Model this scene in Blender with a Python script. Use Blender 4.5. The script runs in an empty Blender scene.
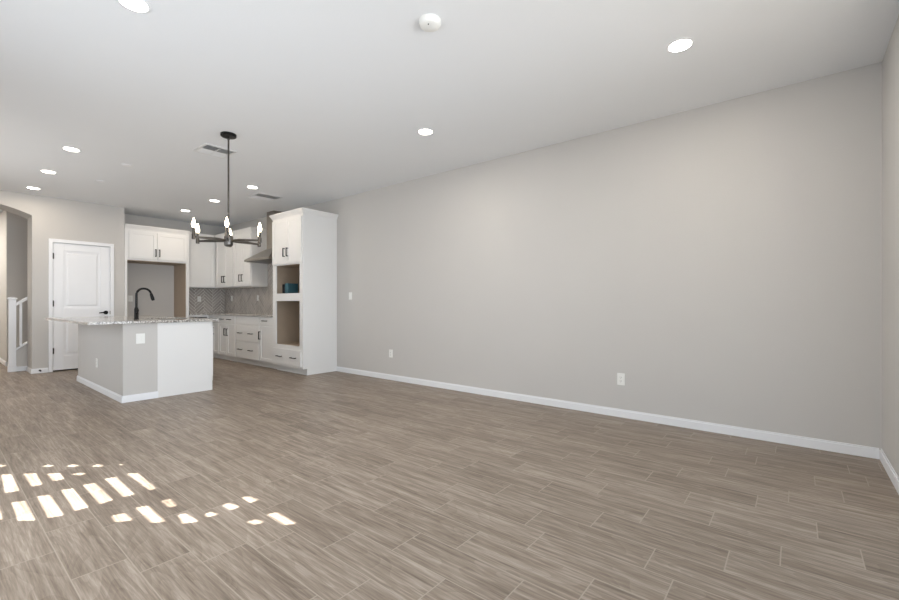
import bpy, bmesh, math, random
from mathutils import Vector, Matrix
C = bpy.context.scene
random.seed(7)
W, YR, H, YD, YK, XL = 4.31, -0.477, 2.835, 9.386, 10.01, -0.45   # long wall, rear wall, ceiling, door wall, kitchen wall, left wall

# ------------------------------------------------------------------ camera
cam = bpy.data.cameras.new('camera'); co = bpy.data.objects.new('camera', cam); C.collection.objects.link(co)
co.location = (0, 0, 1.11); co.rotation_euler = (math.pi/2, 0, -math.radians(50.99178))
cam.sensor_width = 36; cam.lens = 36*427.62/899; cam.shift_y = 3.68/899; cam.clip_start = 0.02
C.camera = co
C.view_settings.view_transform = 'Standard'; C.view_settings.look = 'None'; C.view_settings.gamma = 1
C.view_settings.use_curve_mapping = False
C.view_settings.exposure = 0.2

# ------------------------------------------------------------------ world, sun, daylight
w = bpy.data.worlds.new('world'); C.world = w; w.use_nodes = True
w.node_tree.nodes['Background'].inputs[0].default_value = (0.75, 0.87, 1.0, 1)
w.node_tree.nodes['Background'].inputs[1].default_value = 1.2
SUN_EL = math.radians(50)
sd = bpy.data.lights.new('sun', 'SUN'); sun = bpy.data.objects.new('sun', sd); C.collection.objects.link(sun)
sd.energy = 24; sd.angle = math.radians(0.35); sd.color = (1, 0.98, 0.95)
sun.rotation_euler = Vector((-math.cos(SUN_EL), 0, math.sin(SUN_EL))).to_track_quat('Z', 'Y').to_euler()
def area(name, loc, rot, sx, sy, e, col):
    d = bpy.data.lights.new(name, 'AREA'); d.shape = 'RECTANGLE'; d.size = sx; d.size_y = sy; d.energy = e; d.color = col
    o = bpy.data.objects.new(name, d); C.collection.objects.link(o); o.location = loc; o.rotation_euler = rot; return o
area('daylight_rear_window', (1.5, -0.60, 1.45), (math.radians(90), 0, 0), 3.3, 1.85, 37, (0.83, 0.91, 1.0)).data.spread = math.radians(82)   # daylight coming in through the rear glazing
area('daylight_left_window', (XL-0.02, 2.1, 1.2), (math.radians(90), 0, -math.pi/2), 3.9, 1.8, 50, (0.86, 0.93, 1.0))   # daylight through the left window
area('fill_side_window', (XL-0.02, 7.0, 1.35), (math.radians(90+20), 0, -math.pi/2), 2.7, 2.0, 13, (0.92, 0.95, 1.0))   # fill lamp in the added side window, brightens island and kitchen
KITCHEN_CAN_W = 4.2
CAN_W = 8.5       # watts of each recessed lamp

# ------------------------------------------------------------------ materials
def s2l(c):
    return tuple(((v/255)/12.92 if v/255 <= 0.04045 else (((v/255)+0.055)/1.055)**2.4) for v in c)
def mat(name, rgb, rough=0.5, metal=0.0, bump=0.0, bscale=200, var=0.0, vscale=3, coat=0, spec=0.5, emit=0, ecol=None):
    m = bpy.data.materials.new(name); m.use_nodes = True; nt = m.node_tree; N = nt.nodes; b = N['Principled BSDF']
    c = s2l(rgb); b.inputs['Base Color'].default_value = (*c, 1); b.inputs['Roughness'].default_value = rough
    b.inputs['Metallic'].default_value = metal; b.inputs['Specular IOR Level'].default_value = spec
    b.inputs['Coat Weight'].default_value = coat
    tc = N.new('ShaderNodeTexCoord')
    no = N.new('ShaderNodeTexNoise'); no.inputs['Scale'].default_value = vscale; no.inputs['Detail'].default_value = 3
    nt.links.new(tc.outputs['Object'], no.inputs['Vector'])
    mx = N.new('ShaderNodeMix'); mx.data_type = 'RGBA'
    v = max(var, 0.01)
    mx.inputs['A'].default_value = (*[x*(1-v) for x in c], 1); mx.inputs['B'].default_value = (*[min(1, x*(1+v)) for x in c], 1)
    nt.links.new(no.outputs['Fac'], mx.inputs['Factor']); nt.links.new(mx.outputs['Result'], b.inputs['Base Color'])
    if bump:
        n2 = N.new('ShaderNodeTexNoise'); n2.inputs['Scale'].default_value = bscale; n2.inputs['Detail'].default_value = 2
        nt.links.new(tc.outputs['Object'], n2.inputs['Vector'])
        bp = N.new('ShaderNodeBump'); bp.inputs['Strength'].default_value = bump; bp.inputs['Distance'].default_value = 0.002
        nt.links.new(n2.outputs['Fac'], bp.inputs['Height']); nt.links.new(bp.outputs['Normal'], b.inputs['Normal'])
    if emit:
        b.inputs['Emission Color'].default_value = (*(s2l(ecol or rgb)), 1); b.inputs['Emission Strength'].default_value = emit
    return m
M = {}
M['wall'] = mat('greige_wall_paint', (204, 201, 197), 0.85, bump=0.25, bscale=90, spec=0.2)
M['ceiling'] = mat('ceiling_paint', (235, 237, 239), 0.9, bump=0.2, bscale=80, spec=0.1)
M['trim'] = mat('white_trim_paint', (240, 241, 243), 0.4)
M['cab'] = mat('white_cabinet_paint', (232, 231, 229), 0.42)
M['raw'] = mat('raw_cabinet_board', (174, 157, 138), 0.6, var=0.06, vscale=8)
M['black'] = mat('matte_black_metal', (22, 21, 21), 0.38, metal=0.6)
M['gun'] = mat('dark_brushed_nickel', (96, 92, 88), 0.32, metal=1.0)
M['steel'] = mat('brushed_steel', (160, 154, 146), 0.3, metal=1.0, bump=0.1, bscale=300)
M['hinge'] = mat('dark_hinge_metal', (70, 66, 62), 0.35, metal=1)
M['plate'] = mat('white_plastic', (240, 240, 236), 0.35)
M['slot'] = mat('dark_slot', (40, 38, 36), 0.6)
M['dark'] = mat('painted_shade_black', (20, 18, 17), 0.9)  # near-black for shade painted inside openings
M['vent'] = mat('vent_enamel', (225, 225, 224), 0.4)
M['duct'] = mat('duct_shadow_grey', (120, 118, 116), 0.8)
M['teal'] = mat('teal_card', (62, 104, 116), 0.5, var=0.05)
M['navy'] = mat('dark_navy_card', (22, 30, 42), 0.5)
M['screen'] = mat('sun_patch_screen_paint', (90, 84, 78), 0.7)
M['ground'] = mat('patio_concrete', (150, 145, 138), 0.9, var=0.08)
M['grout'] = mat('tile_grout', (230, 226, 220), 0.85)
M['lens'] = mat('lamp_lens', (255, 250, 240), 0.4, emit=14, ecol=(255, 247, 234))
M['bulb'] = mat('glowing_bulb', (255, 240, 215), 0.2, emit=20, ecol=(255, 236, 205))
def glass_mat():
    m = bpy.data.materials.new('window_glass'); m.use_nodes = True; nt = m.node_tree; N = nt.nodes
    for n in list(N): N.remove(n)
    o = N.new('ShaderNodeOutputMaterial'); t = N.new('ShaderNodeBsdfTransparent'); g = N.new('ShaderNodeBsdfGlossy'); g.inputs['Roughness'].default_value = 0.02
    x = N.new('ShaderNodeMixShader'); x.inputs[0].default_value = 0.06
    nt.links.new(t.outputs[0], x.inputs[1]); nt.links.new(g.outputs[0], x.inputs[2]); nt.links.new(x.outputs[0], o.inputs[0]); return m
M['glass'] = glass_mat()
def granite():
    m = bpy.data.materials.new('speckled_granite'); m.use_nodes = True; nt = m.node_tree; N = nt.nodes; b = N['Principled BSDF']; L = nt.links.new
    b.inputs['Roughness'].default_value = 0.12
    tc = N.new('ShaderNodeTexCoord')
    v = N.new('ShaderNodeTexVoronoi'); v.inputs['Scale'].default_value = 105; L(tc.outputs['Object'], v.inputs['Vector'])
    n = N.new('ShaderNodeTexNoise'); n.inputs['Scale'].default_value = 32; n.inputs['Detail'].default_value = 6; n.inputs['Roughness'].default_value = 0.7; L(tc.outputs['Object'], n.inputs['Vector'])
    sp = N.new('ShaderNodeSeparateColor'); L(v.outputs['Color'], sp.inputs[0])
    ad = N.new('ShaderNodeMath'); ad.operation = 'MULTIPLY_ADD'; ad.inputs[1].default_value = 0.55; L(sp.outputs[0], ad.inputs[0])
    ml = N.new('ShaderNodeMath'); ml.operation = 'MULTIPLY'; ml.inputs[1].default_value = 0.5; L(n.outputs['Fac'], ml.inputs[0]); L(ml.outputs[0], ad.inputs[2])
    r = N.new('ShaderNodeValToRGB'); e = r.color_ramp.elements
    e[0].position = 0.2; e[0].color = (*s2l((70, 68, 68)), 1); e[1].position = 0.85; e[1].color = (*s2l((222, 219, 214)), 1)
    x = e.new(0.38); x.color = (*s2l((140, 135, 130)), 1); x = e.new(0.55); x.color = (*s2l((186, 181, 174)), 1)
    L(ad.outputs[0], r.inputs[0]); L(r.outputs[0], b.inputs['Base Color']); return m
M['granite'] = granite()
def floor_mat():
    m = bpy.data.materials.new('wood_look_tile'); m.use_nodes = True; nt = m.node_tree; N = nt.nodes; b = N['Principled BSDF']; L = nt.links.new
    def math_(op, a, c=None, v=None):
        n = N.new('ShaderNodeMath'); n.operation = op
        L(a, n.inputs[0])
        if c is not None: L(c, n.inputs[1])
        if v is not None: n.inputs[1].default_value = v
        return n.outputs[0]
    uv = N.new('ShaderNodeUVMap'); uv.uv_map = 'tile'
    s = N.new('ShaderNodeSeparateXYZ'); L(uv.outputs[0], s.inputs[0])
    at = N.new('ShaderNodeAttribute'); at.attribute_name = 'rnd'; ac = N.new('ShaderNodeSeparateColor'); L(at.outputs['Color'], ac.inputs[0])
    # distance to the tile's edge (uv in metres)
    d1 = N.new('ShaderNodeMath'); d1.operation = 'SUBTRACT'; d1.inputs[0].default_value = TW; L(s.outputs[0], d1.inputs[1])
    d2 = N.new('ShaderNodeMath'); d2.operation = 'SUBTRACT'; d2.inputs[0].default_value = TL; L(s.outputs[1], d2.inputs[1])
    mi = math_('MINIMUM', math_('MINIMUM', s.outputs[0], d1.outputs[0]), math_('MINIMUM', s.outputs[1], d2.outputs[0]))
    gr = N.new('ShaderNodeMapRange'); gr.inputs['From Min'].default_value = 0.0016; gr.inputs['From Max'].default_value = 0.003; L(mi, gr.inputs['Value'])
    # grain, stretched along the plank, shifted per tile
    def noise(scale, stretch, detail, dist, rough=0.5, off=0.0):
        cb = N.new('ShaderNodeCombineXYZ'); L(s.outputs[0], cb.inputs[0])
        L(math_('MULTIPLY', s.outputs[1], v=stretch), cb.inputs[1])
        q = N.new('ShaderNodeMath'); q.operation = 'MULTIPLY_ADD'; q.inputs[1].default_value = 40.0; q.inputs[2].default_value = off; L(ac.outputs[0], q.inputs[0]); L(q.outputs[0], cb.inputs[2])
        n = N.new('ShaderNodeTexNoise'); n.inputs['Scale'].default_value = scale; n.inputs['Detail'].default_value = detail
        n.inputs['Distortion'].default_value = dist; n.inputs['Roughness'].default_value = rough; L(cb.outputs[0], n.inputs['Vector']); return n.outputs['Fac']
    fine = noise(110, 0.05, 4, 0.5, 0.65); med = noise(42, 0.05, 3, 0.7, 0.55, 3.0); wide = noise(11, 0.10, 2, 0.8, 0.5, 7.0)
    # curved growth rings: bands of a slow field
    rg = math_('FRACT', math_('MULTIPLY', noise(6, 0.22, 1, 0.5, 0.4, 11.0), v=15.0))
    def mad(a, k, add):
        q = N.new('ShaderNodeMath'); q.operation = 'MULTIPLY_ADD'; q.inputs[1].default_value = k; L(a, q.inputs[0]); L(add, q.inputs[2]); return q.outputs[0]
    g = mad(fine, 0.42, mad(med, 0.36, mad(wide, 0.22, mad(rg, 0.045, math_('MULTIPLY', ac.outputs[1], v=0.05)))))
    r = N.new('ShaderNodeValToRGB'); e = r.color_ramp.elements
    e[0].position = 0.38; e[0].color = (*s2l((94, 81, 69)), 1); e[1].position = 0.70; e[1].color = (*s2l((176, 162, 149)), 1)
    x = e.new(0.48); x.color = (*s2l((124, 110, 97)), 1); x = e.new(0.56); x.color = (*s2l((141, 127, 113)), 1)
    L(g, r.inputs[0])
    mx = N.new('ShaderNodeMix'); mx.data_type = 'RGBA'; mx.inputs['A'].default_value = (*s2l((166, 153, 139)), 1)
    L(gr.outputs[0], mx.inputs['Factor']); L(r.outputs[0], mx.inputs['B']); L(mx.outputs['Result'], b.inputs['Base Color'])
    b.inputs['Roughness'].default_value = 0.42; b.inputs['Specular IOR Level'].default_value = 0.45
    bp = N.new('ShaderNodeBump'); bp.inputs['Strength'].default_value = 0.35; bp.inputs['Distance'].default_value = 0.0015
    L(gr.outputs[0], bp.inputs['Height']); L(bp.outputs[0], b.inputs['Normal'])
    return m
TW, TL = 0.191, 0.5635
M['floor'] = floor_mat()
def splash_mat():
    m = bpy.data.materials.new('glazed_grey_tile'); m.use_nodes = True; nt = m.node_tree; N = nt.nodes; b = N['Principled BSDF']; L = nt.links.new
    at = N.new('ShaderNodeAttribute'); at.attribute_name = 'rnd'; ac = N.new('ShaderNodeSeparateColor'); L(at.outputs['Color'], ac.inputs[0])
    r = N.new('ShaderNodeValToRGB'); e = r.color_ramp.elements
    e[0].color = (*s2l((166, 159, 152)), 1); e[1].color = (*s2l((192, 185, 178)), 1); L(ac.outputs[0], r.inputs[0]); L(r.outputs[0], b.inputs['Base Color'])
    b.inputs['Roughness'].default_value = 0.22; return m
M['splash'] = splash_mat()

# ------------------------------------------------------------------ mesh helpers
class MB:
    def __init__(s): s.b = bmesh.new()
    def box(s, x0, x1, y0, y1, z0, z1):
        v = [s.b.verts.new(p) for p in ((x0,y0,z0),(x1,y0,z0),(x1,y1,z0),(x0,y1,z0),(x0,y0,z1),(x1,y0,z1),(x1,y1,z1),(x0,y1,z1))]
        for f in ((0,3,2,1),(4,5,6,7),(0,1,5,4),(1,2,6,5),(2,3,7,6),(3,0,4,7)): s.b.faces.new([v[i] for i in f])
        return s
    def lathe(s, prof, c=(0,0,0), n=24, axis='Z'):
        rings = []
        for r, z in prof:
            ring = []
            for k in range(n):
                a = 2*math.pi*k/n; p = (r*math.cos(a), r*math.sin(a), z)
                if axis == 'Y': p = (p[0], p[2], p[1])
                if axis == 'X': p = (p[2], p[0], p[1])
                ring.append(s.b.verts.new(Vector(p)+Vector(c)))
            rings.append(ring)
        for a, b in zip(rings, rings[1:]):
            for k in range(n): s.b.faces.new((a[k], a[(k+1)%n], b[(k+1)%n], b[k]))
        s.b.faces.new(rings[0][::-1]); s.b.faces.new(rings[-1]); return s
    def cyl(s, r, z0, z1, c=(0,0,0), n=20, axis='Z'): return s.lathe([(r, z0), (r, z1)], c, n, axis)
    def tube(s, pts, rad, n=12, sq=None):
        pts = [Vector(p) for p in pts]; rings = []
        rr = rad if isinstance(rad, (list, tuple)) else [rad]*len(pts)
        up = Vector((0,0,1))
        for i, p in enumerate(pts):
            t = (pts[min(i+1, len(pts)-1)]-pts[max(i-1, 0)]).normalized()
            u = up if abs(t.dot(up)) < 0.95 else Vector((0,1,0))
            a = t.cross(u).normalized(); b = a.cross(t).normalized()
            rings.append([s.b.verts.new(p+rr[i]*(a*math.cos(2*math.pi*k/n+math.pi/n)+b*math.sin(2*math.pi*k/n+math.pi/n))) for k in range(n)])
        for a, b in zip(rings, rings[1:]):
            for k in range(n): s.b.faces.new((a[k], a[(k+1)%n], b[(k+1)%n], b[k]))
        s.b.faces.new(rings[0][::-1]); s.b.faces.new(rings[-1]); return s
    def prism(s, pts, vec):
        v = [s.b.verts.new(p) for p in pts]; v2 = [s.b.verts.new(Vector(p)+Vector(vec)) for p in pts]
        s.b.faces.new(v); s.b.faces.new(v2[::-1])
        for k in range(len(v)): s.b.faces.new((v[k], v2[k], v2[(k+1)%len(v)], v[(k+1)%len(v)]))
        return s
    def loft(s, x0, x1, y0, y1, prof, fl=(1,1,1,0)):     # rectangular loops; each side grows by the profile's offset where its flag is set (x0, x1, y0, y1)
        rings = []
        for o, z in prof:
            a, b_, c, d = x0-o*fl[0], x1+o*fl[1], y0-o*fl[2], y1+o*fl[3]
            rings.append([s.b.verts.new(p) for p in ((a,c,z),(b_,c,z),(b_,d,z),(a,d,z))])
        for a, b in zip(rings, rings[1:]):
            for k in range(4): s.b.faces.new((a[k], a[(k+1)%4], b[(k+1)%4], b[k]))
        s.b.faces.new(rings[0][::-1]); s.b.faces.new(rings[-1]); return s
    def build(s, name, m, parent=None, bevel=0.0, smooth=False, loc=None):
        bmesh.ops.recalc_face_normals(s.b, faces=s.b.faces)
        me = bpy.data.meshes.new(name); s.b.to_mesh(me); s.b.free()
        me.materials.append(M[m] if isinstance(m, str) else m)
        o = bpy.data.objects.new(name, me); C.collection.objects.link(o)
        if parent: o.parent = parent
        if loc: o.location = loc
        if smooth:
            for p in me.polygons: p.use_smooth = True
            e = o.modifiers.new('split', 'EDGE_SPLIT'); e.split_angle = math.radians(40)
        if bevel:
            md = o.modifiers.new('bevel', 'BEVEL'); md.width = bevel; md.segments = 2; md.limit_method = 'ANGLE'; md.angle_limit = math.radians(40)
        return o
def tag(o, label, cat, group=None):
    o['label'] = label; o['category'] = cat
    if group: o['group'] = group
    return o
def thing(name, label, cat, loc=(0,0,0), rz=0, group=None):
    o = bpy.data.objects.new(name, None); C.collection.objects.link(o); o.empty_display_size = 0.1
    o.location = loc; o.rotation_euler = (0, 0, rz); return tag(o, label, cat, group)
def struct(o): o['kind'] = 'structure'; return o
def copy_tree(o, parent=None):
    c = o.copy(); C.collection.objects.link(c)
    if parent: c.parent = parent
    for ch in list(o.children): copy_tree(ch, c)
    return c

# ------------------------------------------------------------------ room shell
YH = 13.2                                                # end of the hallway
phase = {1.045:1.334, 1.236:1.10, 1.427:.849, 1.618:1.196, 1.809:.383, 2.0:1.058, 2.191:.232, 2.382:.052, 2.573:-.226, 2.764:1.046,
         2.955:.171, 3.146:.032, 3.337:.353, 3.528:-.092}
def build_floor():
    b = bmesh.new(); uvl = b.loops.layers.uv.new('tile'); col = b.loops.layers.float_color.new('rnd')
    rows = {round((k-1.045)/TW): v for k, v in phase.items()}
    x_lo, x_hi, y_lo, y_hi = -1.9, W, YR, YH
    for k in range(-17, 20):
        x0 = 1.045 + TW*(k-0.5); x1 = x0+TW
        cx0, cx1 = max(x0, x_lo), min(x1, x_hi)
        if cx1-cx0 < 0.002: continue
        ph = rows.get(k, random.random()*TL)
        j = math.floor((y_lo-ph)/TL)
        while ph+j*TL < y_hi:
            y0 = ph+j*TL; cy0, cy1 = max(y0, y_lo), min(y0+TL, y_hi); j += 1
            if cy1-cy0 < 0.002: continue
            v = [b.verts.new(p) for p in ((cx0,cy0,0),(cx1,cy0,0),(cx1,cy1,0),(cx0,cy1,0))]
            f = b.faces.new(v); r = (random.random(), random.random(), random.random(), 1)
            for l in f.loops:
                l[uvl].uv = (l.vert.co.x-x0, l.vert.co.y-y0); l[col] = r
    bmesh.ops.remove_doubles(b, verts=b.verts, dist=1e-5)
    me = bpy.data.meshes.new('floor'); b.to_mesh(me); b.free(); me.materials.append(M['floor'])
    o = bpy.data.objects.new('floor', me); C.collection.objects.link(o); struct(o)
build_floor()
struct(MB().box(XL-0.15, W+0.15, YR-0.15, YD, H, H+0.12).box(-2.0, W+0.15, YD, YH, H, H+0.12).build('ceiling', 'ceiling'))
struct(MB().box(W, W+0.15, YR-0.15, YK+0.15, 0, H).build('wall_right', 'wall'))
# rear wall with its wide glazed opening (behind the camera)
rw = MB(); RX0, RX1, RZ0, RZ1 = -0.2, 3.2, 0.1, 2.4
rw.box(XL-0.15, RX0, YR-0.15, YR, 0, H).box(RX1, W, YR-0.15, YR, 0, H).box(RX0, RX1, YR-0.15, YR, RZ1, H).box(RX0, RX1, YR-0.15, YR, 0, RZ0)
struct(rw.build('wall_rear', 'wall'))
w2 = struct(MB().box(RX0, RX1, YR-0.08, YR-0.076, RZ0, RZ1).build('window_2', 'glass'))
fr = MB()
for x in (RX0, RX0+1.12, RX0+2.24, RX1-0.05): fr.box(x, x+0.05, YR-0.11, YR-0.05, RZ0, RZ1)
fr.box(RX0, RX1, YR-0.11, YR-0.05, RZ0, RZ0+0.05).box(RX0, RX1, YR-0.11, YR-0.05, RZ1-0.05, RZ1)
fr.build('window_frame', 'trim', w2)
# left wall with the window the sun comes through
LY0, LY1, LZ0, LZ1 = 0.15, 4.35, 0.3, 2.3
lw = MB(); lw.box(XL-0.15, XL, YR, LY0, 0, H).box(XL-0.15, XL, LY1, 5.6, 0, H).box(XL-0.15, XL, 8.4, YD, 0, H).box(XL-0.15, XL, 5.6, 8.4, 0, 0.3).box(XL-0.15, XL, 5.6, 8.4, 2.4, H).box(XL-0.15, XL, LY0, LY1, 0, LZ0).box(XL-0.15, XL, LY0, LY1, LZ1, H)
struct(lw.build('wall_left', 'wall'))
w1 = struct(MB().box(XL-0.05, XL-0.046, LY0, LY1, LZ0, LZ1).build('window_1', 'glass'))
fr = MB()
for y0, y1 in ((LY0, LY0+0.04), (LY1-0.04, LY1)): fr.box(XL-0.08, XL-0.02, y0, y1, LZ0, LZ1)
fr.box(XL-0.08, XL-0.02, LY0, LY1, LZ0, LZ0+0.04).box(XL-0.08, XL-0.02, LY0, LY1, LZ1-0.04, LZ1)
fr.build('window_frame', 'trim', w1)
w3 = struct(MB().box(XL-0.10, XL-0.096, 5.6, 8.4, 0.3, 2.4).build('fill_window', 'glass'))  # unseen window added to let fill light onto island and kitchen
fr = MB()
for y0, y1 in ((5.6, 5.64), (6.98, 7.02), (8.36, 8.4)): fr.box(XL-0.13, XL-0.07, y0, y1, 0.3, 2.4)
fr.box(XL-0.13, XL-0.07, 5.6, 8.4, 0.3, 0.34).box(XL-0.13, XL-0.07, 5.6, 8.4, 2.36, 2.4)
fr.build('window_frame', 'trim', w3)
# cut-out screen added unseen outside the sun window, slots shaped to cast the floor patches
PATCH = [[(0.326, 4.015), (0.37, 3.962), (0.368, 3.58), (0.31, 3.603)],
[(0.418, 3.925), (0.475, 3.864), (0.47, 3.593), (0.421, 3.602)],
[(0.515, 3.799), (0.572, 3.751), (0.572, 3.601), (0.52, 3.605)],
[(0.315, 3.404), (0.369, 3.373), (0.37, 3.025), (0.311, 3.089)],
[(0.418, 3.4), (0.472, 3.364), (0.472, 2.986), (0.412, 3.008)],
[(0.524, 3.401), (0.576, 3.377), (0.578, 2.997), (0.517, 3.001)],
[(0.519, 3.991), (0.55, 4.014), (0.574, 3.948), (0.544, 3.949)],
[(0.622, 3.871), (0.663, 3.885), (0.682, 3.815), (0.651, 3.817)],
[(0.616, 3.664), (0.656, 3.658), (0.68, 3.601), (0.641, 3.594)],
[(0.305, 4.262), (0.341, 4.272), (0.371, 4.199), (0.341, 4.2)],
[(0.232, 3.437), (0.27, 3.413), (0.265, 3.169), (0.216, 3.209)],
[(0.732, 3.735), (0.772, 3.751), (0.787, 3.677), (0.753, 3.691)],
[(0.853, 3.632), (0.87, 3.63), (0.883, 3.595), (0.866, 3.598)],
[(0.622, 3.391), (0.679, 3.373), (0.683, 2.999), (0.622, 2.994)],
[(0.732, 3.404), (0.785, 3.385), (0.782, 2.989), (0.731, 3.001)],
[(0.845, 3.398), (0.893, 3.348), (0.889, 2.991), (0.854, 2.98)],
[(0.625, 2.786), (0.679, 2.766), (0.684, 2.637), (0.619, 2.688)],
[(0.734, 2.794), (0.786, 2.764), (0.784, 2.494), (0.732, 2.537)],
[(0.848, 2.778), (0.893, 2.765), (0.884, 2.638), (0.849, 2.652)],
[(0.849, 2.521), (0.881, 2.51), (0.891, 2.365), (0.829, 2.405)],
[(1.145, 2.169), (1.193, 2.145), (1.193, 1.96), (1.147, 1.991)],
[(1.042, 2.173), (1.086, 2.157), (1.098, 2.099), (1.054, 2.111)],
[(0.941, 2.421), (0.974, 2.423), (0.988, 2.363), (0.936, 2.379)],
[(1.044, 2.457), (1.081, 2.449), (1.097, 2.361), (1.047, 2.362)],
[(1.155, 2.472), (1.191, 2.444), (1.2, 2.36), (1.152, 2.364)]]
XS = -0.63
from mathutils.geometry import delaunay_2d_cdt
vs, es = [], []
def spl(pts):
    k = len(vs); vs.extend(Vector(p) for p in pts); es.extend((k+i, k+(i+1) % len(pts)) for i in range(len(pts)))
spl([(LY0-0.1, LZ0-0.1), (LY1+0.1, LZ0-0.1), (LY1+0.1, LZ1+0.15), (LY0-0.1, LZ1+0.15)])
HOLES = [[(y, (x-XS)*math.tan(SUN_EL)) for x, y in p] for p in PATCH]
for p in HOLES: spl(p)
vo, eo, fo, *_ = delaunay_2d_cdt(vs, es, [], 0, 1e-5)
def inside(pt, poly):
    c = False
    for (x1, y1), (x2, y2) in zip(poly, poly[1:]+poly[:1]):
        if (y1 > pt[1]) != (y2 > pt[1]) and pt[0] < (x2-x1)*(pt[1]-y1)/(y2-y1)+x1: c = not c
    return c
bs = bmesh.new(); bv = [bs.verts.new((XS, v[0], v[1])) for v in vo]
for f in fo:
    cen = (sum(vo[i][0] for i in f)/len(f), sum(vo[i][1] for i in f)/len(f))
    if not any(inside(cen, h) for h in HOLES): bs.faces.new([bv[i] for i in f])
me = bpy.data.meshes.new('sun_patch_screen'); bs.to_mesh(me); bs.free()
me.materials.append(M['screen'])
sc = bpy.data.objects.new('sun_patch_screen', me); C.collection.objects.link(sc); sc.parent = w1; sc.modifiers.new('thickness', 'SOLIDIFY').thickness = 0.003
# door wall with arch and door opening
def arch(x): return 2.665-((x-0.4)**2)/3.06
dw = MB()
AX0, AX1, DX0, DX1, DZ, XE = -0.3, 1.1, 1.335, 2.098, 2.115, 2.298
pts = [(XL-0.15, 0), (AX0, 0)]
pts += [(AX0+(AX1-AX0)*k/24, arch(AX0+(AX1-AX0)*k/24)) for k in range(25)]
pts += [(AX1, 0), (DX0, 0), (DX0, DZ), (DX1, DZ), (DX1, 0), (XE, 0), (XE, H), (XL-0.15, H)]
dw.prism([(x, YD, z) for x, z in pts], (0, 0.13, 0))
pts = [(XL-0.15, 0), (AX0, 0)]+[(AX0+(AX1-AX0)*k/24, arch(AX0+(AX1-AX0)*k/24)) for k in range(25)]+[(AX1, 0), (AX1+0.14, 0), (AX1+0.14, H), (XL-0.15, H)]
dw.prism([(x, YD+0.13, z) for x, z in pts], (0, 0.34, 0))
dw.box(XE-0.12, XE, YD+0.13, YK, 0, H)
struct(dw.build('wall_door', 'wall'))
struct(MB().box(1.24, W+0.15, YK, YK+0.15, 0, H).build('wall_kitchen', 'wall'))
# hallway beyond the arch
hw = MB(); hw.box(0.95, 4.3, 10.9, 11.02, 0, H).box(0.95, 1.09, 11.02, YH, 0, H).box(-2.0, 0.95, YH, YH+0.1, 0, H).box(-2.0, -1.9, YD+0.47, YH, 0, H).box(-2.0, XL-0.15, YD+0.35, YD+0.47, 0, H).box(4.2, 4.3, YK+0.15, 10.9, 0, H)
struct(hw.build('wall_hall', 'wall'))
# sloped half wall under the stair rail
kw = MB(); s0 = 0.75
kw.prism([(0.975, 9.93, 0), (0.975, 9.93, 0.345), (1.5, 9.93, 0.345+s0*0.525), (1.5, 9.93, 0)], (0, 0.07, 0))
struct(kw.build('wall_stair', 'wall'))
# baseboards
def base(mb, p, q, n, h=0.078, t=0.014):     # run from p to q, n = normal into the room
    (x0, y0), (x1, y1) = p, q
    mb.box(min(x0, x1, x0+n[0]*t, x1+n[0]*t), max(x0, x1, x0+n[0]*t, x1+n[0]*t), min(y0, y1, y0+n[1]*t, y1+n[1]*t), max(y0, y1, y0+n[1]*t, y1+n[1]*t), 0, h-0.012)
    t2 = t*0.55
    mb.box(min(x0, x1, x0+n[0]*t2, x1+n[0]*t2), max(x0, x1, x0+n[0]*t2, x1+n[0]*t2), min(y0, y1, y0+n[1]*t2, y1+n[1]*t2), max(y0, y1, y0+n[1]*t2, y1+n[1]*t2), h-0.012, h)
def bb(name, runs):
    m = MB()
    for r in runs: base(m, *r)
    return struct(m.build(name, 'trim', bevel=0.002))
bb('baseboard_right', [((W, YR+0.014), (W, 5.876), (-1, 0))])
bb('baseboard_rear', [((RX1, YR), (W, YR), (0, 1)), ((XL, YR), (RX0, YR), (0, 1))])
bb('baseboard_left', [((XL, YR+0.014), (XL, YD), (1, 0))])
bb('baseboard_door', [((XL+0.014, YD), (AX0, YD), (0, -1)), ((AX1-0.014, YD), (1.288, YD), (0, -1)), ((2.142, YD), (2.297, YD), (0, -1)), ((AX1, YD), (AX1, YD+0.47), (-1, 0)), ((AX0, YD), (AX0, YD+0.47), (1, 0))])
bb('baseboard_hall', [((0.936, 10.9), (1.2, 10.9), (0, -1)), ((0.95, 10.9), (0.95, YH), (-1, 0)), ((-1.9, YH), (0.95, YH), (0, -1)), ((0.985, 9.93), (AX1+0.1, 9.93), (0, -1))])

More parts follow.
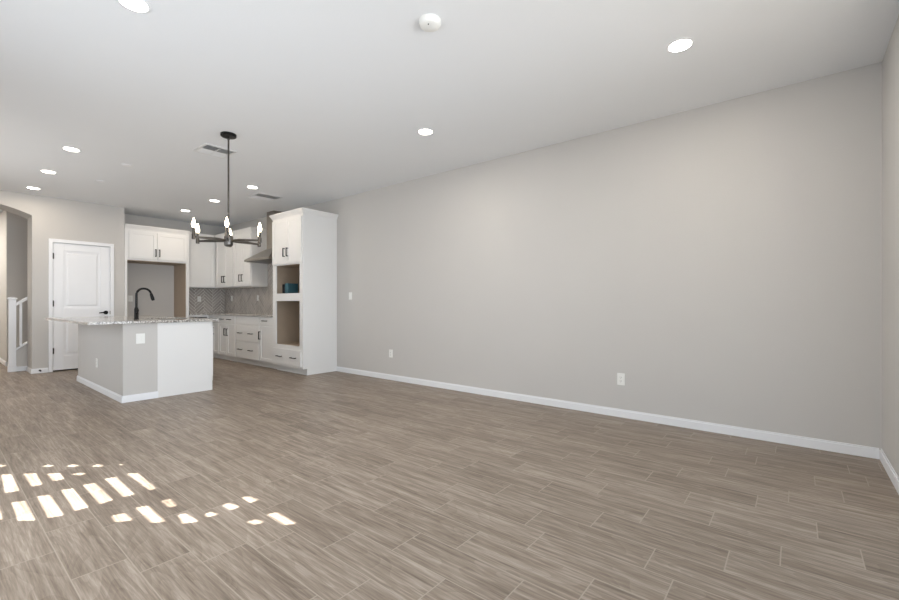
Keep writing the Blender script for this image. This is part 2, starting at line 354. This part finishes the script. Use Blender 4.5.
# ------------------------------------------------------------------ pantry door
def panel_door():
    m = MB(); x0, x1, z0, z1 = 1.345, 2.089, 0.022, 2.105; y = YD+0.006
    m.box(x0, x1, y+0.012, y+0.042, z0, z1)
    px0, px1 = x0+0.135, x1-0.135
    for a, b, c, d in ((x0, px0, z0, z1), (px1, x1, z0, z1), (px0, px1, z0, 0.255), (px0, px1, 0.835, 1.04), (px0, px1, 1.985, z1)): m.box(a, b, y, y+0.014, c, d)
    for c, d in ((0.255, 0.835), (1.04, 1.985)):
        a, b = px0+0.03, px1-0.03; e, f = c+0.03, d-0.03
        v = [m.b.verts.new(p) for p in ((a,y+0.013,e),(b,y+0.013,e),(b,y+0.013,f),(a,y+0.013,f),(a+0.025,y+0.004,e+0.025),(b-0.025,y+0.004,e+0.025),(b-0.025,y+0.004,f-0.025),(a+0.025,y+0.004,f-0.025))]
        for q in ((0,1,5,4),(1,2,6,5),(2,3,7,6),(3,0,4,7),(4,5,6,7)): m.b.faces.new([v[i] for i in q])
    d = m.build('door_1', 'trim', bevel=0.003); struct(d)
    f = MB(); cw = 0.056
    def cas(a, b, c, e_): f.box(a, b, YD-0.016, YD, c, e_)
    cas(DX0-cw+0.012, DX0+0.006, 0, DZ+cw-0.006); cas(DX1-0.006, DX1+cw-0.012, 0, DZ+cw-0.006); cas(DX0, DX1, DZ-0.004, DZ+cw-0.006)
    f.box(DX0, DX0+0.007, YD, YD+0.13, 0, DZ).box(DX1-0.006, DX1, YD, YD+0.13, 0, DZ).box(DX0, DX1, YD, YD+0.13, DZ-0.006, DZ)
    f.build('door_frame', 'trim', d, bevel=0.003)
    for z in (1.886, 1.113, 0.34):
        MB().box(1.334, 1.356, YD-0.012, YD+0.006, z-0.045, z+0.045).cyl(0.007, z-0.05, z+0.05, (1.345, YD-0.014, 0), 10).build('hinge', 'hinge', d)
    h = MB().cyl(0.033, -0.014, 0.0, (2.03, YD+0.006, 0.956), 20, 'Y').cyl(0.009, -0.05, 0.0, (2.03, YD+0.006, 0.956), 12, 'Y')
    h.tube([(2.035, YD-0.046, 0.956), (1.98, YD-0.05, 0.957), (1.93, YD-0.046, 0.95)], [0.013, 0.011, 0.009], 10)
    h.build('lever_handle', 'black', d, smooth=True)
    MB().box(2.086, 2.094, YD-0.004, YD+0.004, 0.93, 0.985).build('strike_plate', 'hinge', d)
    MB().box(DX0, DX1, YD+0.13, YD+0.14, 0, DZ).build('door_gap_shade', 'dark', d)  # near-black sheet stands in for the shade behind the door
panel_door()
ds = MB().cyl(0.014, -0.005, 0.0, (1.187, YD-0.014, 0.045), 14, 'Y').cyl(0.006, -0.06, -0.005, (1.187, YD-0.014, 0.045), 10, 'Y').cyl(0.011, -0.075, -0.06, (1.187, YD-0.014, 0.045), 12, 'Y')
tag(ds.build('door_stop', 'black', smooth=True), 'small black door stop on the baseboard between arch and white door', 'door stop')

# ------------------------------------------------------------------ stair railing
r = thing('stair_railing', 'white newel post with sloped handrail and baluster seen through the archway', 'railing', (0.932, 9.955, 0))
nw = MB().box(-0.043, 0.043, -0.043, 0.043, 0, 1.18).box(-0.052, 0.052, -0.052, 0.052, 0, 0.09)
nw.loft(-0.05, 0.05, -0.05, 0.05, [(0, 1.18), (0.008, 1.185), (0.008, 1.2), (-0.01, 1.212), (-0.03, 1.222)], (1,1,1,1)); nw.build('newel_post', 'trim', r, bevel=0.002)
def slope_bar(name, z, x0, x1, h, dpt):
    MB().prism([(x0, -dpt/2, z), (x1, -dpt/2, z+0.75*(x1-x0)), (x1, -dpt/2, z+0.75*(x1-x0)+h), (x0, -dpt/2, z+h)], (0, dpt, 0)).build(name, 'trim', r, bevel=0.003)
slope_bar('handrail', 1.07, 0.04, 0.55, 0.055, 0.055)
slope_bar('rail_cap', 0.347, 0.043, 0.55, 0.03, 0.09)
for k in range(3):
    x = 0.1+0.15*k; MB().box(x-0.014, x+0.014, -0.014, 0.014, 0.36+0.75*(x-0.04), 1.08+0.75*(x-0.04)).build('baluster', 'trim', r)

# ------------------------------------------------------------------ cabinet builders (local: front at y=0 facing -y, x along the width)
def bar_handle(parent, x, z, vert, y=-0.02, L=0.14):
    m = MB(); h = L/2; t = 0.0065; s = 0.032
    if vert:
        m.box(x-t, x+t, y-s-t, y-s+t, z-h, z+h)
        for e in (-1, 1): m.box(x-t, x+t, y-s, y, z+e*(h-0.008)-t, z+e*(h-0.008)+t)
    else:
        m.box(x-h, x+h, y-s-t, y-s+t, z-t, z+t)
        for e in (-1, 1): m.box(x+e*(h-0.008)-t, x+e*(h-0.008)+t, y-s, y, z-t, z+t)
    m.build('handle', 'black', parent, bevel=0.0015)
def shaker(name, parent, x0, x1, z0, z1, handles=(), rail=0.055, flat=False):
    m = MB(); g = 0.0028; x0 += g; x1 -= g; z0 += g; z1 -= g
    if flat: m.box(x0, x1, -0.02, -0.0005, z0, z1)
    else:
        m.box(x0+rail-0.002, x1-rail+0.002, -0.011, -0.0005, z0+rail-0.002, z1-rail+0.002)
        m.box(x0, x0+rail, -0.02, -0.0005, z0, z1).box(x1-rail, x1, -0.02, -0.0005, z0, z1)
        m.box(x0+rail, x1-rail, -0.02, -0.0005, z0, z0+rail).box(x0+rail, x1-rail, -0.02, -0.0005, z1-rail, z1)
    o = m.build(name, 'cab', parent, bevel=0.0012)
    for x, z, v in handles: bar_handle(o, x, z, v)
    return o
CROWN = [(0, 0), (0.010, 0), (0.012, 0.014), (0.018, 0.026), (0.034, 0.055), (0.042, 0.062), (0.043, 0.078), (0, 0.078)]
def crown(parent, x0, x1, d, z, fl):
    MB().loft(x0, x1, 0, d, [(o, z+q) for o, q in CROWN], fl).build('crown_moulding', 'cab', parent)
def toe_body(w, d, z1, toe=0.1, cut=0.075):
    m = MB(); m.prism([(0, 0, toe), (0, cut, toe), (0, cut, 0), (0, d, 0), (0, d, z1), (0, 0, z1)], (w, 0, 0)); return m
R = -math.pi/2
XF = 3.72; DB = W-XF-0.001
XT = 3.685; DT = W-XT-0.001
# --- oven tower
def tower():
    w, d = 6.775-5.878, DT
    t = thing('oven_cabinet', 'tall white oven tower with two empty appliance openings at the kitchen end', 'cabinet', (XT, 6.775, 0), R)
    m = MB(); n0, n1 = 0.10, 0.80; T = 2.497
    side = lambda a, b: m.prism([(a, 0, 0.1), (a, 0.075, 0.1), (a, 0.075, 0), (a, d, 0), (a, d, T), (a, 0, T)], (b-a, 0, 0))
    side(0, 0.02); side(w-0.02, w)
    m.box(0.02, n0, 0, 0.02, 0.1, T).box(n1, w-0.02, 0, 0.02, 0.1, T)
    m.box(n0, n1, 0, 0.02, 0.1, 0.447).box(n0, n1, 0, 0.02, 1.152, 1.276).box(n0, n1, 0, 0.02, 1.73, T)
    m.box(0.02, w-0.02, 0.075, 0.09, 0, 0.1)
    m.box(0.02, w-0.02, 0.02, d, T-0.02, T)
    m.build('body', 'cab', t, bevel=0.0015)
    q = MB()
    for z in (0.425, 1.255, 1.732): q.box(0.02, w-0.02, 0.02, d-0.012, z, z+0.018)
    q.box(0.02, w-0.02, 0.02, d-0.012, 1.153, 1.17)
    q.box(0.02, 0.032, 0.02, d-0.012, 0.42, 1.75).box(w-0.032, w-0.02, 0.02, d-0.012, 0.42, 1.75).box(0.02, w-0.02, d-0.012, d-0.003, 0.42, 1.75)
    q.build('interior_lining', 'raw', t)
    shaker('door', t, 0.012, 0.455, 1.748, 2.465, [(0.405, 1.93, 1)]); shaker('door', t, 0.455, 0.878, 1.748, 2.465, [(0.502, 1.93, 1)])
    shaker('drawer', t, 0.02, 0.862, 0.135, 0.385, [(0.254, 0.262, 0), (0.67, 0.262, 0)], flat=True)
    crown(t, 0, w, d, T, (1, 1, 1, 0))
tower()
# --- base cabinets on the long wall
ZT = 0.884
def base_cab(y_far, y_near, label, fronts):
    w = y_far-y_near
    t = thing('base_cabinet', label, 'cabinet', (XF, y_far, 0), R)
    toe_body(w-0.001, DB-0.001, ZT).build('body', 'cab', t, bevel=0.001)
    for f in fronts: shaker(f[0], t, f[1], f[2], f[3], f[4], f[5], flat=(f[0] != 'door'))
    return t
base_cab(7.265, 6.776, 'narrow white base cabinet beside the oven tower, one drawer over one door', [('drawer', 0.012, 0.472, 0.735, 0.87, [(0.21, 0.815, 0)]), ('door', 0.012, 0.472, 0.115, 0.72, [(0.045, 0.56, 1)])])
base_cab(8.17, 7.266, 'wide white base cabinet below the range hood with two deep drawers', [('false_front', 0.01, 0.895, 0.735, 0.87, []),
    ('drawer', 0.01, 0.895, 0.425, 0.72, [(0.22, 0.573, 0), (0.62, 0.573, 0)]), ('drawer', 0.01, 0.895, 0.115, 0.41, [(0.22, 0.273, 0), (0.62, 0.273, 0)])])
base_cab(8.87, 8.171, 'white double door base cabinet under a wide drawer, left of the deep drawers', [('drawer', 0.01, 0.69, 0.735, 0.87, [(0.17, 0.81, 0), (0.47, 0.81, 0)]),
    ('door', 0.01, 0.35, 0.115, 0.72, [(0.30, 0.565, 1)]), ('door', 0.35, 0.69, 0.115, 0.72, [(0.40, 0.565, 1)])])
base_cab(9.40, 8.871, 'white corner base cabinet mostly hidden by the island', [('drawer', 0.24, 0.52, 0.735, 0.87, [(0.38, 0.81, 0)]), ('door', 0.24, 0.52, 0.115, 0.72, [(0.30, 0.565, 1)])])
# --- back run: open appliance bay beside the refrigerator enclosure
t = thing('base_cabinet', 'white base unit with an open appliance bay, right of the refrigerator alcove', 'cabinet', (3.352, 9.40, 0), 0)
m = MB(); m.box(0, 0.02, 0, 0.6, 0, ZT).box(0.34, 0.95, 0, 0.6, 0, ZT).box(0.02, 0.34, 0, 0.6, 0.845, ZT).box(0.02, 0.34, 0.58, 0.6, 0, 0.845)
m.build('body', 'cab', t); MB().box(0.02, 0.34, 0.5, 0.579, 0.001, 0.844).build('bay_shade', 'dark', t)  # dark sheet paints the shade inside the open bay
# --- worktop of the wall run
m = MB(); cx = 3.675
m.prism([(3.352, 9.365, ZT), (cx, 9.365, ZT), (cx, 6.777, ZT), (W-0.002, 6.777, ZT), (W-0.002, YK-0.002, ZT), (3.352, YK-0.002, ZT)], (0, 0, 0.03))
tag(m.build('kitchen_countertop', 'granite', bevel=0.003), 'L-shaped speckled granite countertop along the kitchen walls below the tiled backsplash', 'countertop')
# --- upper cabinets
XU, ZU0, ZU1 = 3.985, 1.443, 2.497
def upper(y_far, y_near, label, doors, fl):
    w = y_far-y_near; d = W-XU
    t = thing('wall_cabinet', label, 'cabinet', (XU, y_far, 0), R, 'white cabinets hung above the backsplash')
    MB().box(0, w-0.001, 0, d-0.001, ZU0, ZU1).build('body', 'cab', t, bevel=0.001)
    for a, b, hx in doors: shaker('door', t, a, b, ZU0+0.012, 2.465, [(hx, 1.615, 1)])
    crown(t, 0, w-0.001, d-0.001, ZU1, fl)
del_g = 'white cabinets hung above the backsplash'
upper(8.82, 8.11, 'white double door wall cabinet beside the range hood', [(0.01, 0.345, 0.29), (0.345, 0.70, 0.39)], (0, 1, 1, 0))
upper(9.665, 8.821, 'white double door wall cabinet in the corner of the backsplash', [(0.02, 0.42, 0.365), (0.42, 0.835, 0.465)], (0, 0, 1, 0))
t = thing('wall_cabinet', 'white wall cabinet without visible handle, right of the refrigerator alcove', 'cabinet', (3.352, 9.68, 0), 0, del_g)
MB().box(0, W-3.353, 0, YK-9.681, ZU0, ZU1).build('body', 'cab', t, bevel=0.001)
shaker('door', t, 0.015, 0.60, ZU0+0.012, 2.465, [])
MB().loft(0, 0.58, 0, 0.3, [(o, ZU1+q) for o, q in CROWN], (0,0,1,0)).build('crown_moulding', 'cab', t)
# --- refrigerator enclosure
t = thing('refrigerator_enclosure', 'white cabinet surround of the empty refrigerator alcove with two small doors on top', 'cabinet', (2.300, YD-0.012, 0), 0)
w, d = 1.046, YK-YD+0.010
m = MB(); m.box(0, 0.035, 0, d, 0, 2.47).box(w-0.05, w, 0, d, 0, 2.47).box(0.035, w-0.05, 0, d, 1.905, 2.47)
m.build('body', 'cab', t, bevel=0.001)
MB().box(w-0.056, w-0.0505, 0.02, d-0.002, 0.001, 1.9).box(0.0355, 0.041, 0.02, d-0.002, 0.001, 1.9).box(0.041, w-0.056, 0.02, d-0.002, 1.896, 1.9045).build('side_lining', 'raw', t)
shaker('door', t, 0.055, 0.495, 1.935, 2.44, [(0.468, 2.06, 1)]); shaker('door', t, 0.495, 1.01, 1.935, 2.44, [(0.53, 2.06, 1)])
crown(t, 0, w, d, 2.47, (0, 0, 1, 0))

# ------------------------------------------------------------------ backsplash of herringbone tile
def herring(name, label, length, height, to_world):
    b = bmesh.new(); col = b.loops.layers.float_color.new('rnd'); tw, tl, g = 0.05, 0.25, 0.008
    c = math.cos(math.pi/4); n = 26
    L_ = int(tl/tw)
    for i in range(-90, 90):
        for j in range(-14, 14):
            for o in (0, 1):
                # herringbone lattice: horizontal tile at (i, i)+j*(2L) along x; vertical tile next to it
                ax, ay = (i + j*2*L_)*tw, i*tw
                if o == 0: r = (ax, ay, ax+tl, ay+tw)
                else: r = (ax+tl, ay-tl+tw, ax+tl+tw, ay+tw)
                q = [(r[0]+g/2, r[1]+g/2), (r[2]-g/2, r[1]+g/2), (r[2]-g/2, r[3]-g/2), (r[0]+g/2, r[3]-g/2)]
                P = [((x-y)*c, (x+y)*c) for x, y in q]
                if max(p[0] for p in P) < 0 or min(p[0] for p in P) > length or max(p[1] for p in P) < 0 or min(p[1] for p in P) > height: continue
                f = b.faces.new([b.verts.new((p[0], 0, p[1])) for p in P]); rr = random.random()
                for l in f.loops: l[col] = (rr, rr, rr, 1)
    for co_, no in (((0,0,0), (-1,0,0)), ((length,0,0), (1,0,0)), ((0,0,0), (0,0,-1)), ((0,0,height), (0,0,1))):
        bmesh.ops.bisect_plane(b, geom=list(b.verts)+list(b.edges)+list(b.faces), plane_co=co_, plane_no=no, clear_outer=True)
    ex = bmesh.ops.extrude_face_region(b, geom=list(b.faces))
    bmesh.ops.translate(b, verts=[v for v in ex['geom'] if isinstance(v, bmesh.types.BMVert)], vec=(0, 0.002, 0))
    k = len(b.faces)
    v = [b.verts.new(p) for p in ((0,0.0015,0),(length,0.0015,0),(length,0.0015,height),(0,0.0015,height),(0,0.007,0),(length,0.007,0),(length,0.007,height),(0,0.007,height))]
    for f in ((0,3,2,1),(4,5,6,7),(0,1,5,4),(1,2,6,5),(2,3,7,6),(3,0,4,7)):
        ff = b.faces.new([v[i] for i in f]); ff.material_index = 1
    gr = [f for f in b.faces if f.material_index == 1]
    bmesh.ops.recalc_face_normals(b, faces=b.faces)
    for vv in b.verts: vv.co = to_world @ vv.co
    me = bpy.data.meshes.new(name); b.to_mesh(me); b.free(); me.materials.append(M['splash']); me.materials.append(M['grout'])
    o = bpy.data.objects.new(name, me); C.collection.objects.link(o); return tag(o, label, 'backsplash')
herring('backsplash', 'grey herringbone tile backsplash on the short back wall beside the refrigerator alcove', W-3.352, ZU0-0.914-0.001, Matrix.Translation((3.352, YK-0.008, 0.9145)))
rot = Matrix.Rotation(R, 4, 'Z')
herring('backsplash', 'grey herringbone tile backsplash on the long wall below the corner cabinets and hood', YK-0.01-8.11, ZU0-0.914-0.001, Matrix.Translation((W-0.008, YK-0.01, 0.9145)) @ rot)
o = herring('backsplash', 'tall section of grey herringbone tile under the range hood', 8.109-6.777, 1.97-0.9145, Matrix.Translation((W-0.008, 8.109, 0.9145)) @ rot)

# ------------------------------------------------------------------ range hood
t = thing('range_hood', 'brushed steel chimney range hood between the wall cabinets and oven tower', 'range hood', (W, 7.63, 1.88))
m = MB(); hx, hy = -0.48, 0.457; a = W-4.1
m.box(hx, -0.009, -hy, hy, 0.02, 0.055)
v = [m.b.verts.new(p) for p in ((hx,-hy,0.055),(-0.009,-hy,0.055),(-0.009,hy,0.055),(hx,hy,0.055),(-a,-0.13,0.26),(-0.009,-0.13,0.26),(-0.009,0.13,0.26),(-a,0.13,0.26))]
for f in ((0,1,5,4),(1,2,6,5),(2,3,7,6),(3,0,4,7),(4,5,6,7),(0,3,2,1)): m.b.faces.new([v[i] for i in f])
m.build('canopy', 'steel', t, bevel=0.002)
MB().box(-a, -0.009, -0.13, 0.13, 0.26, H-1.88-0.001).build('chimney', 'steel', t, bevel=0.001)
MB().box(hx+0.03, -0.04, -hy+0.03, hy-0.03, 0.012, 0.02).build('grease_filter', 'gun', t)

# ------------------------------------------------------------------ items in the tower's upper opening
tag(MB().box(3.80, 3.98, 6.50, 6.597, 1.2735, 1.447).build('box', 'teal', bevel=0.002), 'small teal box standing in the upper opening of the oven tower', 'box')
tag(MB().box(3.83, 3.99, 6.60, 6.73, 1.2735, 1.435).build('box', 'navy', bevel=0.002), 'dark navy box left of the teal box in the oven tower', 'box')

# ------------------------------------------------------------------ island
t = thing('kitchen_island', 'kitchen island base with greige half wall and white end panel', 'kitchen island', (1.416, 5.85, 0))
MB().box(0, 0.334, 0, 2.17, 0, ZT).build('half_wall', 'wall', t)
MB().box(0.335, 0.946, 0, 0.02, 0, ZT).box(0.335, 0.946, 2.15, 2.17, 0, ZT).box(0.335, 0.349, 0.02, 2.15, 0, ZT).box(0.932, 0.946, 0.02, 2.15, 0, ZT).box(0.349, 0.932, 0.02, 2.15, 0.1, 0.12).build('cabinet_body', 'cab', t)
m = MB(); base(m, (0, -0.014), (0, 2.184), (-1, 0)); base(m, (0.0, 0), (0.339, 0), (0, -1)); base(m, (0, 2.17), (0.335, 2.17), (0, 1)); m.build('baseboard', 'trim', t, bevel=0.002)
for k in range(4):
    x = MB(); y0 = 0.03+k*0.53; y1 = y0+0.52
    x.box(0.9465, 0.956, y0, y1, 0.115, 0.87)
    for a_, b_, c_, d_ in ((y0, y0+0.055, 0.115, 0.87), (y1-0.055, y1, 0.115, 0.87), (y0, y1, 0.115, 0.17), (y0, y1, 0.815, 0.87)): x.box(0.956, 0.966, a_, b_, c_, d_)
    dd = x.build('door', 'cab', t)
    hy_ = y1-0.03 if k % 2 == 0 else y0+0.03
    MB().box(0.996, 1.006, hy_-0.005, hy_+0.005, 0.65, 0.785).box(0.966, 0.996, hy_-0.005, hy_+0.005, 0.655, 0.665).box(0.966, 0.996, hy_-0.005, hy_+0.005, 0.77, 0.78).build('handle', 'black', dd)
m = MB(); X0, X1, Y0, Y1 = 1.10, 2.42, 5.80, 8.24; a, b_, c, d = 1.88, 2.29, 6.12, 6.88
def ring(m, X0, X1, Y0, Y1, a, b_, c, d, z0, z1):
    o = [(X0,Y0),(X1,Y0),(X1,Y1),(X0,Y1)]; i = [(a,c),(b_,c),(b_,d),(a,d)]
    V = {}
    for n_, z in enumerate((z0, z1)):
        V['o', n_] = [m.b.verts.new((*p, z)) for p in o]; V['i', n_] = [m.b.verts.new((*p, z)) for p in i]
    for k in range(4):
        l = (k+1) % 4
        m.b.faces.new((V['o',1][k], V['o',1][l], V['i',1][l], V['i',1][k])); m.b.faces.new((V['o',0][k], V['i',0][k], V['i',0][l], V['o',0][l]))
        m.b.faces.new((V['o',0][k], V['o',0][l], V['o',1][l], V['o',1][k])); m.b.faces.new((V['i',0][k], V['i',1][k], V['i',1][l], V['i',0][l]))
ring(m, X0, X1, Y0, Y1, a, b_, c, d, ZT+0.0005, 0.914)
tag(m.build('island_countertop', 'granite', bevel=0.004), 'speckled grey granite slab topping the island with a long seating overhang', 'countertop')
m = MB(); e_ = 0.002; ring(m, a+e_, b_-e_, c+e_, d-e_, a+0.014, b_-0.014, c+0.014, d-0.014, 0.70, 0.905); m.box(a+e_, b_-e_, c+e_, d-e_, 0.69, 0.70)
sk = m.build('sink', 'steel'); tag(sk, 'stainless undermount sink basin set in the island top beside the faucet', 'sink')
# faucet
t = thing('faucet', 'black gooseneck pull-down faucet standing on the island countertop', 'faucet', (1.715, 6.5, 0.9145))
MB().lathe([(0.029, 0), (0.029, 0.006), (0.024, 0.012), (0.024, 0.125), (0.019, 0.14), (0.016, 0.15)], n=24).build('body', 'black', t, smooth=True)
ar = [(0, 0, 0.14), (0, 0, 0.20), (0, 0, 0.295)]
for k in range(1, 15):
    q = math.pi*k/16.0*1.08; ar.append((0.08-0.08*math.cos(q), 0, 0.31+0.08*math.sin(q)))
MB().tube(ar, 0.0135, 14).build('spout', 'black', t, smooth=True)
e = Vector(ar[-1]); dv = (Vector(ar[-1])-Vector(ar[-2])).normalized()
MB().tube([e-dv*0.005, e+dv*0.02, e+dv*0.06, e+dv*0.09], [0.015, 0.018, 0.021, 0.017], 16).build('spray_head', 'black', t, smooth=True)
MB().tube([(0, -0.02, 0.075), (0, -0.045, 0.08), (0, -0.085, 0.115)], [0.012, 0.008, 0.006], 10).build('lever', 'black', t, smooth=True)

# ------------------------------------------------------------------ wall plates (local: plate faces -y, centred)
def plate(name, label, cat, loc, rz, kind='outlet', gang=1, group=None):
    t = thing(name, label, cat, loc, rz, group); w_ = 0.036 if gang == 1 else 0.043
    MB().box(-w_, w_, -0.006, -0.0002, -0.058, 0.058).build('cover_plate', 'plate', t, bevel=0.002)
    for g in range(gang):
        xc = 0 if gang == 1 else (-0.02, 0.02)[g]
        if kind == 'outlet':
            f = MB().box(xc-0.017, xc+0.017, -0.0085, -0.0055, -0.034, 0.034).build('socket', 'plate', t, bevel=0.001)
            s = MB()
            for z in (-0.018, 0.018): s.box(xc-0.008, xc-0.006, -0.009, -0.0083, z-0.004, z+0.006).box(xc+0.006, xc+0.008, -0.009, -0.0083, z-0.004, z+0.006).box(xc-0.002, xc+0.002, -0.009, -0.0083, z-0.011, z-0.007)
            s.build('slots', 'slot', f)
        else: MB().box(xc-0.016, xc+0.016, -0.010, -0.0055, -0.033, 0.033).build('rocker', 'plate', t, bevel=0.002)
plate('wall_outlet', 'white outlet low on the long blank wall, nearest the viewer', 'outlet', (W, 1.33, 0.372), R)
plate('wall_outlet', 'white outlet low on the long blank wall near the kitchen', 'outlet', (W, 4.59, 0.383), R)
plate('light_switch', 'white light switch on the long wall beside the oven tower', 'switch', (W, 5.525, 1.233), R, 'switch')
plate('wall_outlet', 'white outlet on the back-wall backsplash beside the refrigerator alcove', 'outlet', (3.769, YK-0.008, 1.211), 0)
plate('wall_outlet', 'white outlet on the long-wall backsplash close to the tiled corner', 'outlet', (W-0.008, 9.652, 1.224), R)
plate('wall_outlet', 'white outlet on the long-wall backsplash toward the range hood', 'outlet', (W-0.008, 8.499, 1.226), R)
plate('wall_outlet', 'white outlet on the back wall inside the refrigerator alcove', 'outlet', (2.545, YK, 1.21), 0)
plate('light_switch', 'double white switch plate on the end of the island half wall', 'switch', (1.582, 5.85, 0.71), 0, 'switch', 2)
plate('wall_outlet', 'white outlet on the shaded long side of the island half wall', 'outlet', (1.416, 6.96, 0.351), R)

# ------------------------------------------------------------------ ceiling fixtures
t = thing('ceiling_light', 'x', 'ceiling light', (0, 0, H), 0, 'recessed ceiling lights')
MB().lathe([(0.067, -0.0005), (0.085, -0.0005), (0.085, -0.003), (0.077, -0.006), (0.067, -0.005)], n=36).build('trim_ring', 'trim', t, smooth=True)
lens_o = MB().lathe([(0.068, -0.006), (0.068, -0.0035)], n=36).build('lens', 'lens', t)
ld = bpy.data.lights.new('can_light', 'AREA'); ld.shape = 'DISK'; ld.size = 0.12; ld.energy = CAN_W; ld.color = (1.0, 0.93, 0.84)
lo = bpy.data.objects.new('lamp', ld); C.collection.objects.link(lo); lo.parent = t; lo.location = (0, 0, -0.012)
cans = [(3.184, 0.601, 'recessed ceiling light nearest the long wall, closest to the right corner of the picture'), (3.178, 2.884, 'recessed ceiling light near the long wall, between smoke detector and oven tower'),
        (0.767, 2.951, 'recessed ceiling light at the top left, cut by the upper edge of the picture'), (1.052, 6.278, 'nearest of three recessed lights above the left side of the island'),
        (1.043, 7.58, 'middle one of three recessed lights left of the chandelier'), (1.051, 8.835, 'recessed ceiling light closest to the wall with the white door'),
        (3.08, 6.243, 'recessed ceiling light just before the vent near the range hood'), (3.083, 7.554, 'recessed ceiling light left of the chandelier rod, middle of the kitchen row'),
        (3.076, 8.782, 'recessed ceiling light farthest back in the kitchen, above the refrigerator alcove')]
cans_proto = t
for k, (x, y, lab) in enumerate(cans):
    o = t if k == 0 else copy_tree(t)
    o.location = (x, y, H); o['label'] = lab
    if k == 3:
        kd = ld.copy(); kd.energy = KITCHEN_CAN_W; kd.color = (1.0, 0.86, 0.70)
    if k >= 3:
        for ch in o.children:
            if ch.type == 'LIGHT': ch.data = kd
o = copy_tree(cans_proto); o.location = (-0.2, 11.6, H); o['label'] = 'unseen ceiling light added to brighten the hallway beyond the arch'  # extra lamp out of view, added to lift the dark hallway
for ch in o.children:
    if ch.type == 'LIGHT': ch.data = ch.data.copy(); ch.data.energy = 50
t = thing('smoke_detector', 'round white smoke detector on the ceiling at the top of the picture', 'smoke detector', (1.953, 1.735, H))
MB().lathe([(0.068, -0.0005), (0.068, -0.012), (0.06, -0.03), (0.05, -0.036), (0.012, -0.038)], n=40).build('housing', 'plate', t, smooth=True)
MB().cyl(0.004, -0.0395, -0.036, (-0.028, -0.012, 0), 12).build('indicator', 'slot', t)
t = thing('sprinkler_cover', 'round white flush cover on the ceiling, nearer of two', 'ceiling cover', (1.608, 6.466, H), 0, 'flush ceiling covers')
MB().lathe([(0.055, -0.0005), (0.055, -0.005), (0.05, -0.008)], n=30).build('cap', 'trim', t, smooth=True)
o = copy_tree(t); o.location = (1.579, 7.604, H); o['label'] = 'round white flush cover on the ceiling, farther of two'
def vent(label, x0, x1, y0, y1):
    t = thing('ceiling_vent', label, 'vent', ((x0+x1)/2, (y0+y1)/2, H)); a, b = (x1-x0)/2, (y1-y0)/2; f = 0.022
    MB().box(-a, -a+f, -b, b, -0.008, -0.0005).box(a-f, a, -b, b, -0.008, -0.0005).box(-a+f, a-f, -b, -b+f, -0.008, -0.0005).box(-a+f, a-f, b-f, b, -0.008, -0.0005).box(-0.006, 0.006, -b+f, b-f, -0.008, -0.0005).box(-a+f, a-f, -0.006, 0.006, -0.008, -0.0005).build('frame', 'vent', t, bevel=0.001)
    MB().box(-a+f, a-f, -b+f, b-f, -0.0015, -0.0005).build('duct', 'duct', t)
    for sx in (-1, 1):
        for half in (-1, 1):
            n = 5; L0 = b-f-0.006
            m = MB()
            for k in range(n):
                y = half*(0.006+L0*(k+0.5)/n); s = half
                q0, q1 = (0.006, a-f) if sx > 0 else (-(a-f), -0.006)
                m.prism([(q0, y-s*0.007, -0.002), (q0, y-s*0.006, -0.002), (q0, y+s*0.009, -0.014), (q0, y+s*0.008, -0.014)], (q1-q0, 0, 0))
            m.build('louvers', 'vent', t)
vent('white ceiling register just behind the chandelier canopy', 1.92, 2.25, 4.92, 5.27)
vent('white ceiling register near the range hood chimney', 3.29, 3.69, 6.47, 6.87)

# ------------------------------------------------------------------ chandelier
cxx, cyy = 1.966, 4.487
t = thing('chandelier', 'dark metal six-arm chandelier with candle bulbs hanging from a long rod', 'chandelier', (cxx, cyy, 0))
MB().lathe([(0.074, H-0.0005), (0.074, H-0.022), (0.068, H-0.028), (0.012, H-0.028)], n=36).build('canopy', 'black', t, smooth=True)
MB().lathe([(0.011, H-0.06), (0.013, H-0.055), (0.009, H-0.04), (0.009, H-0.028)], n=16).build('swivel', 'gun', t, smooth=True)
MB().cyl(0.0085, 1.80, H-0.055, n=14).build('rod', 'gun', t, smooth=True)
MB().lathe([(0.02, 1.69), (0.038, 1.70), (0.042, 1.71), (0.042, 1.79), (0.034, 1.80), (0.014, 1.815), (0.014, 1.84)], n=12).build('hub', 'gun', t)
ba = math.atan2(-cyy, -cxx)+math.radians(-2.5)
RAD = 0.333
for k in range(6):
    a = ba+math.pi/3*k; dx, dy = math.cos(a), math.sin(a)
    m = MB(); m.tube([(0.03*dx, 0.03*dy, 1.75), (0.12*dx, 0.12*dy, 1.752), (RAD*dx, RAD*dy, 1.75)], [0.016, 0.020, 0.011], 4)
    arm = m.build('arm', 'gun', t)
    MB().lathe([(0.010, 1.725), (0.017, 1.728), (0.017, 1.775), (0.013, 1.78), (0.0115, 1.822), (0.015, 1.825), (0.015, 1.835)], (RAD*dx, RAD*dy, 0), 14).build('candle_holder', 'gun', arm, smooth=True)
    MB().lathe([(0.008, 1.835), (0.015, 1.85), (0.018, 1.864), (0.0165, 1.882), (0.009, 1.91), (0.003, 1.93)], (RAD*dx, RAD*dy, 0), 14).build('bulb', 'bulb', arm, smooth=True)
struct(MB().box(-4.2, XL-0.151, 4.75, YH, 2.62, 2.74).build('sun_block_roof', 'trim'))     # unseen roof added to block the sun at the second side window
# patio slab outside the glazing
gp = MB().box(-6, 8, -8, YR-0.16, -0.1, -0.02).box(-6, XL-0.8, YR-0.16, YH, -0.1, -0.02).build('floor_patio', 'ground'); struct(gp)
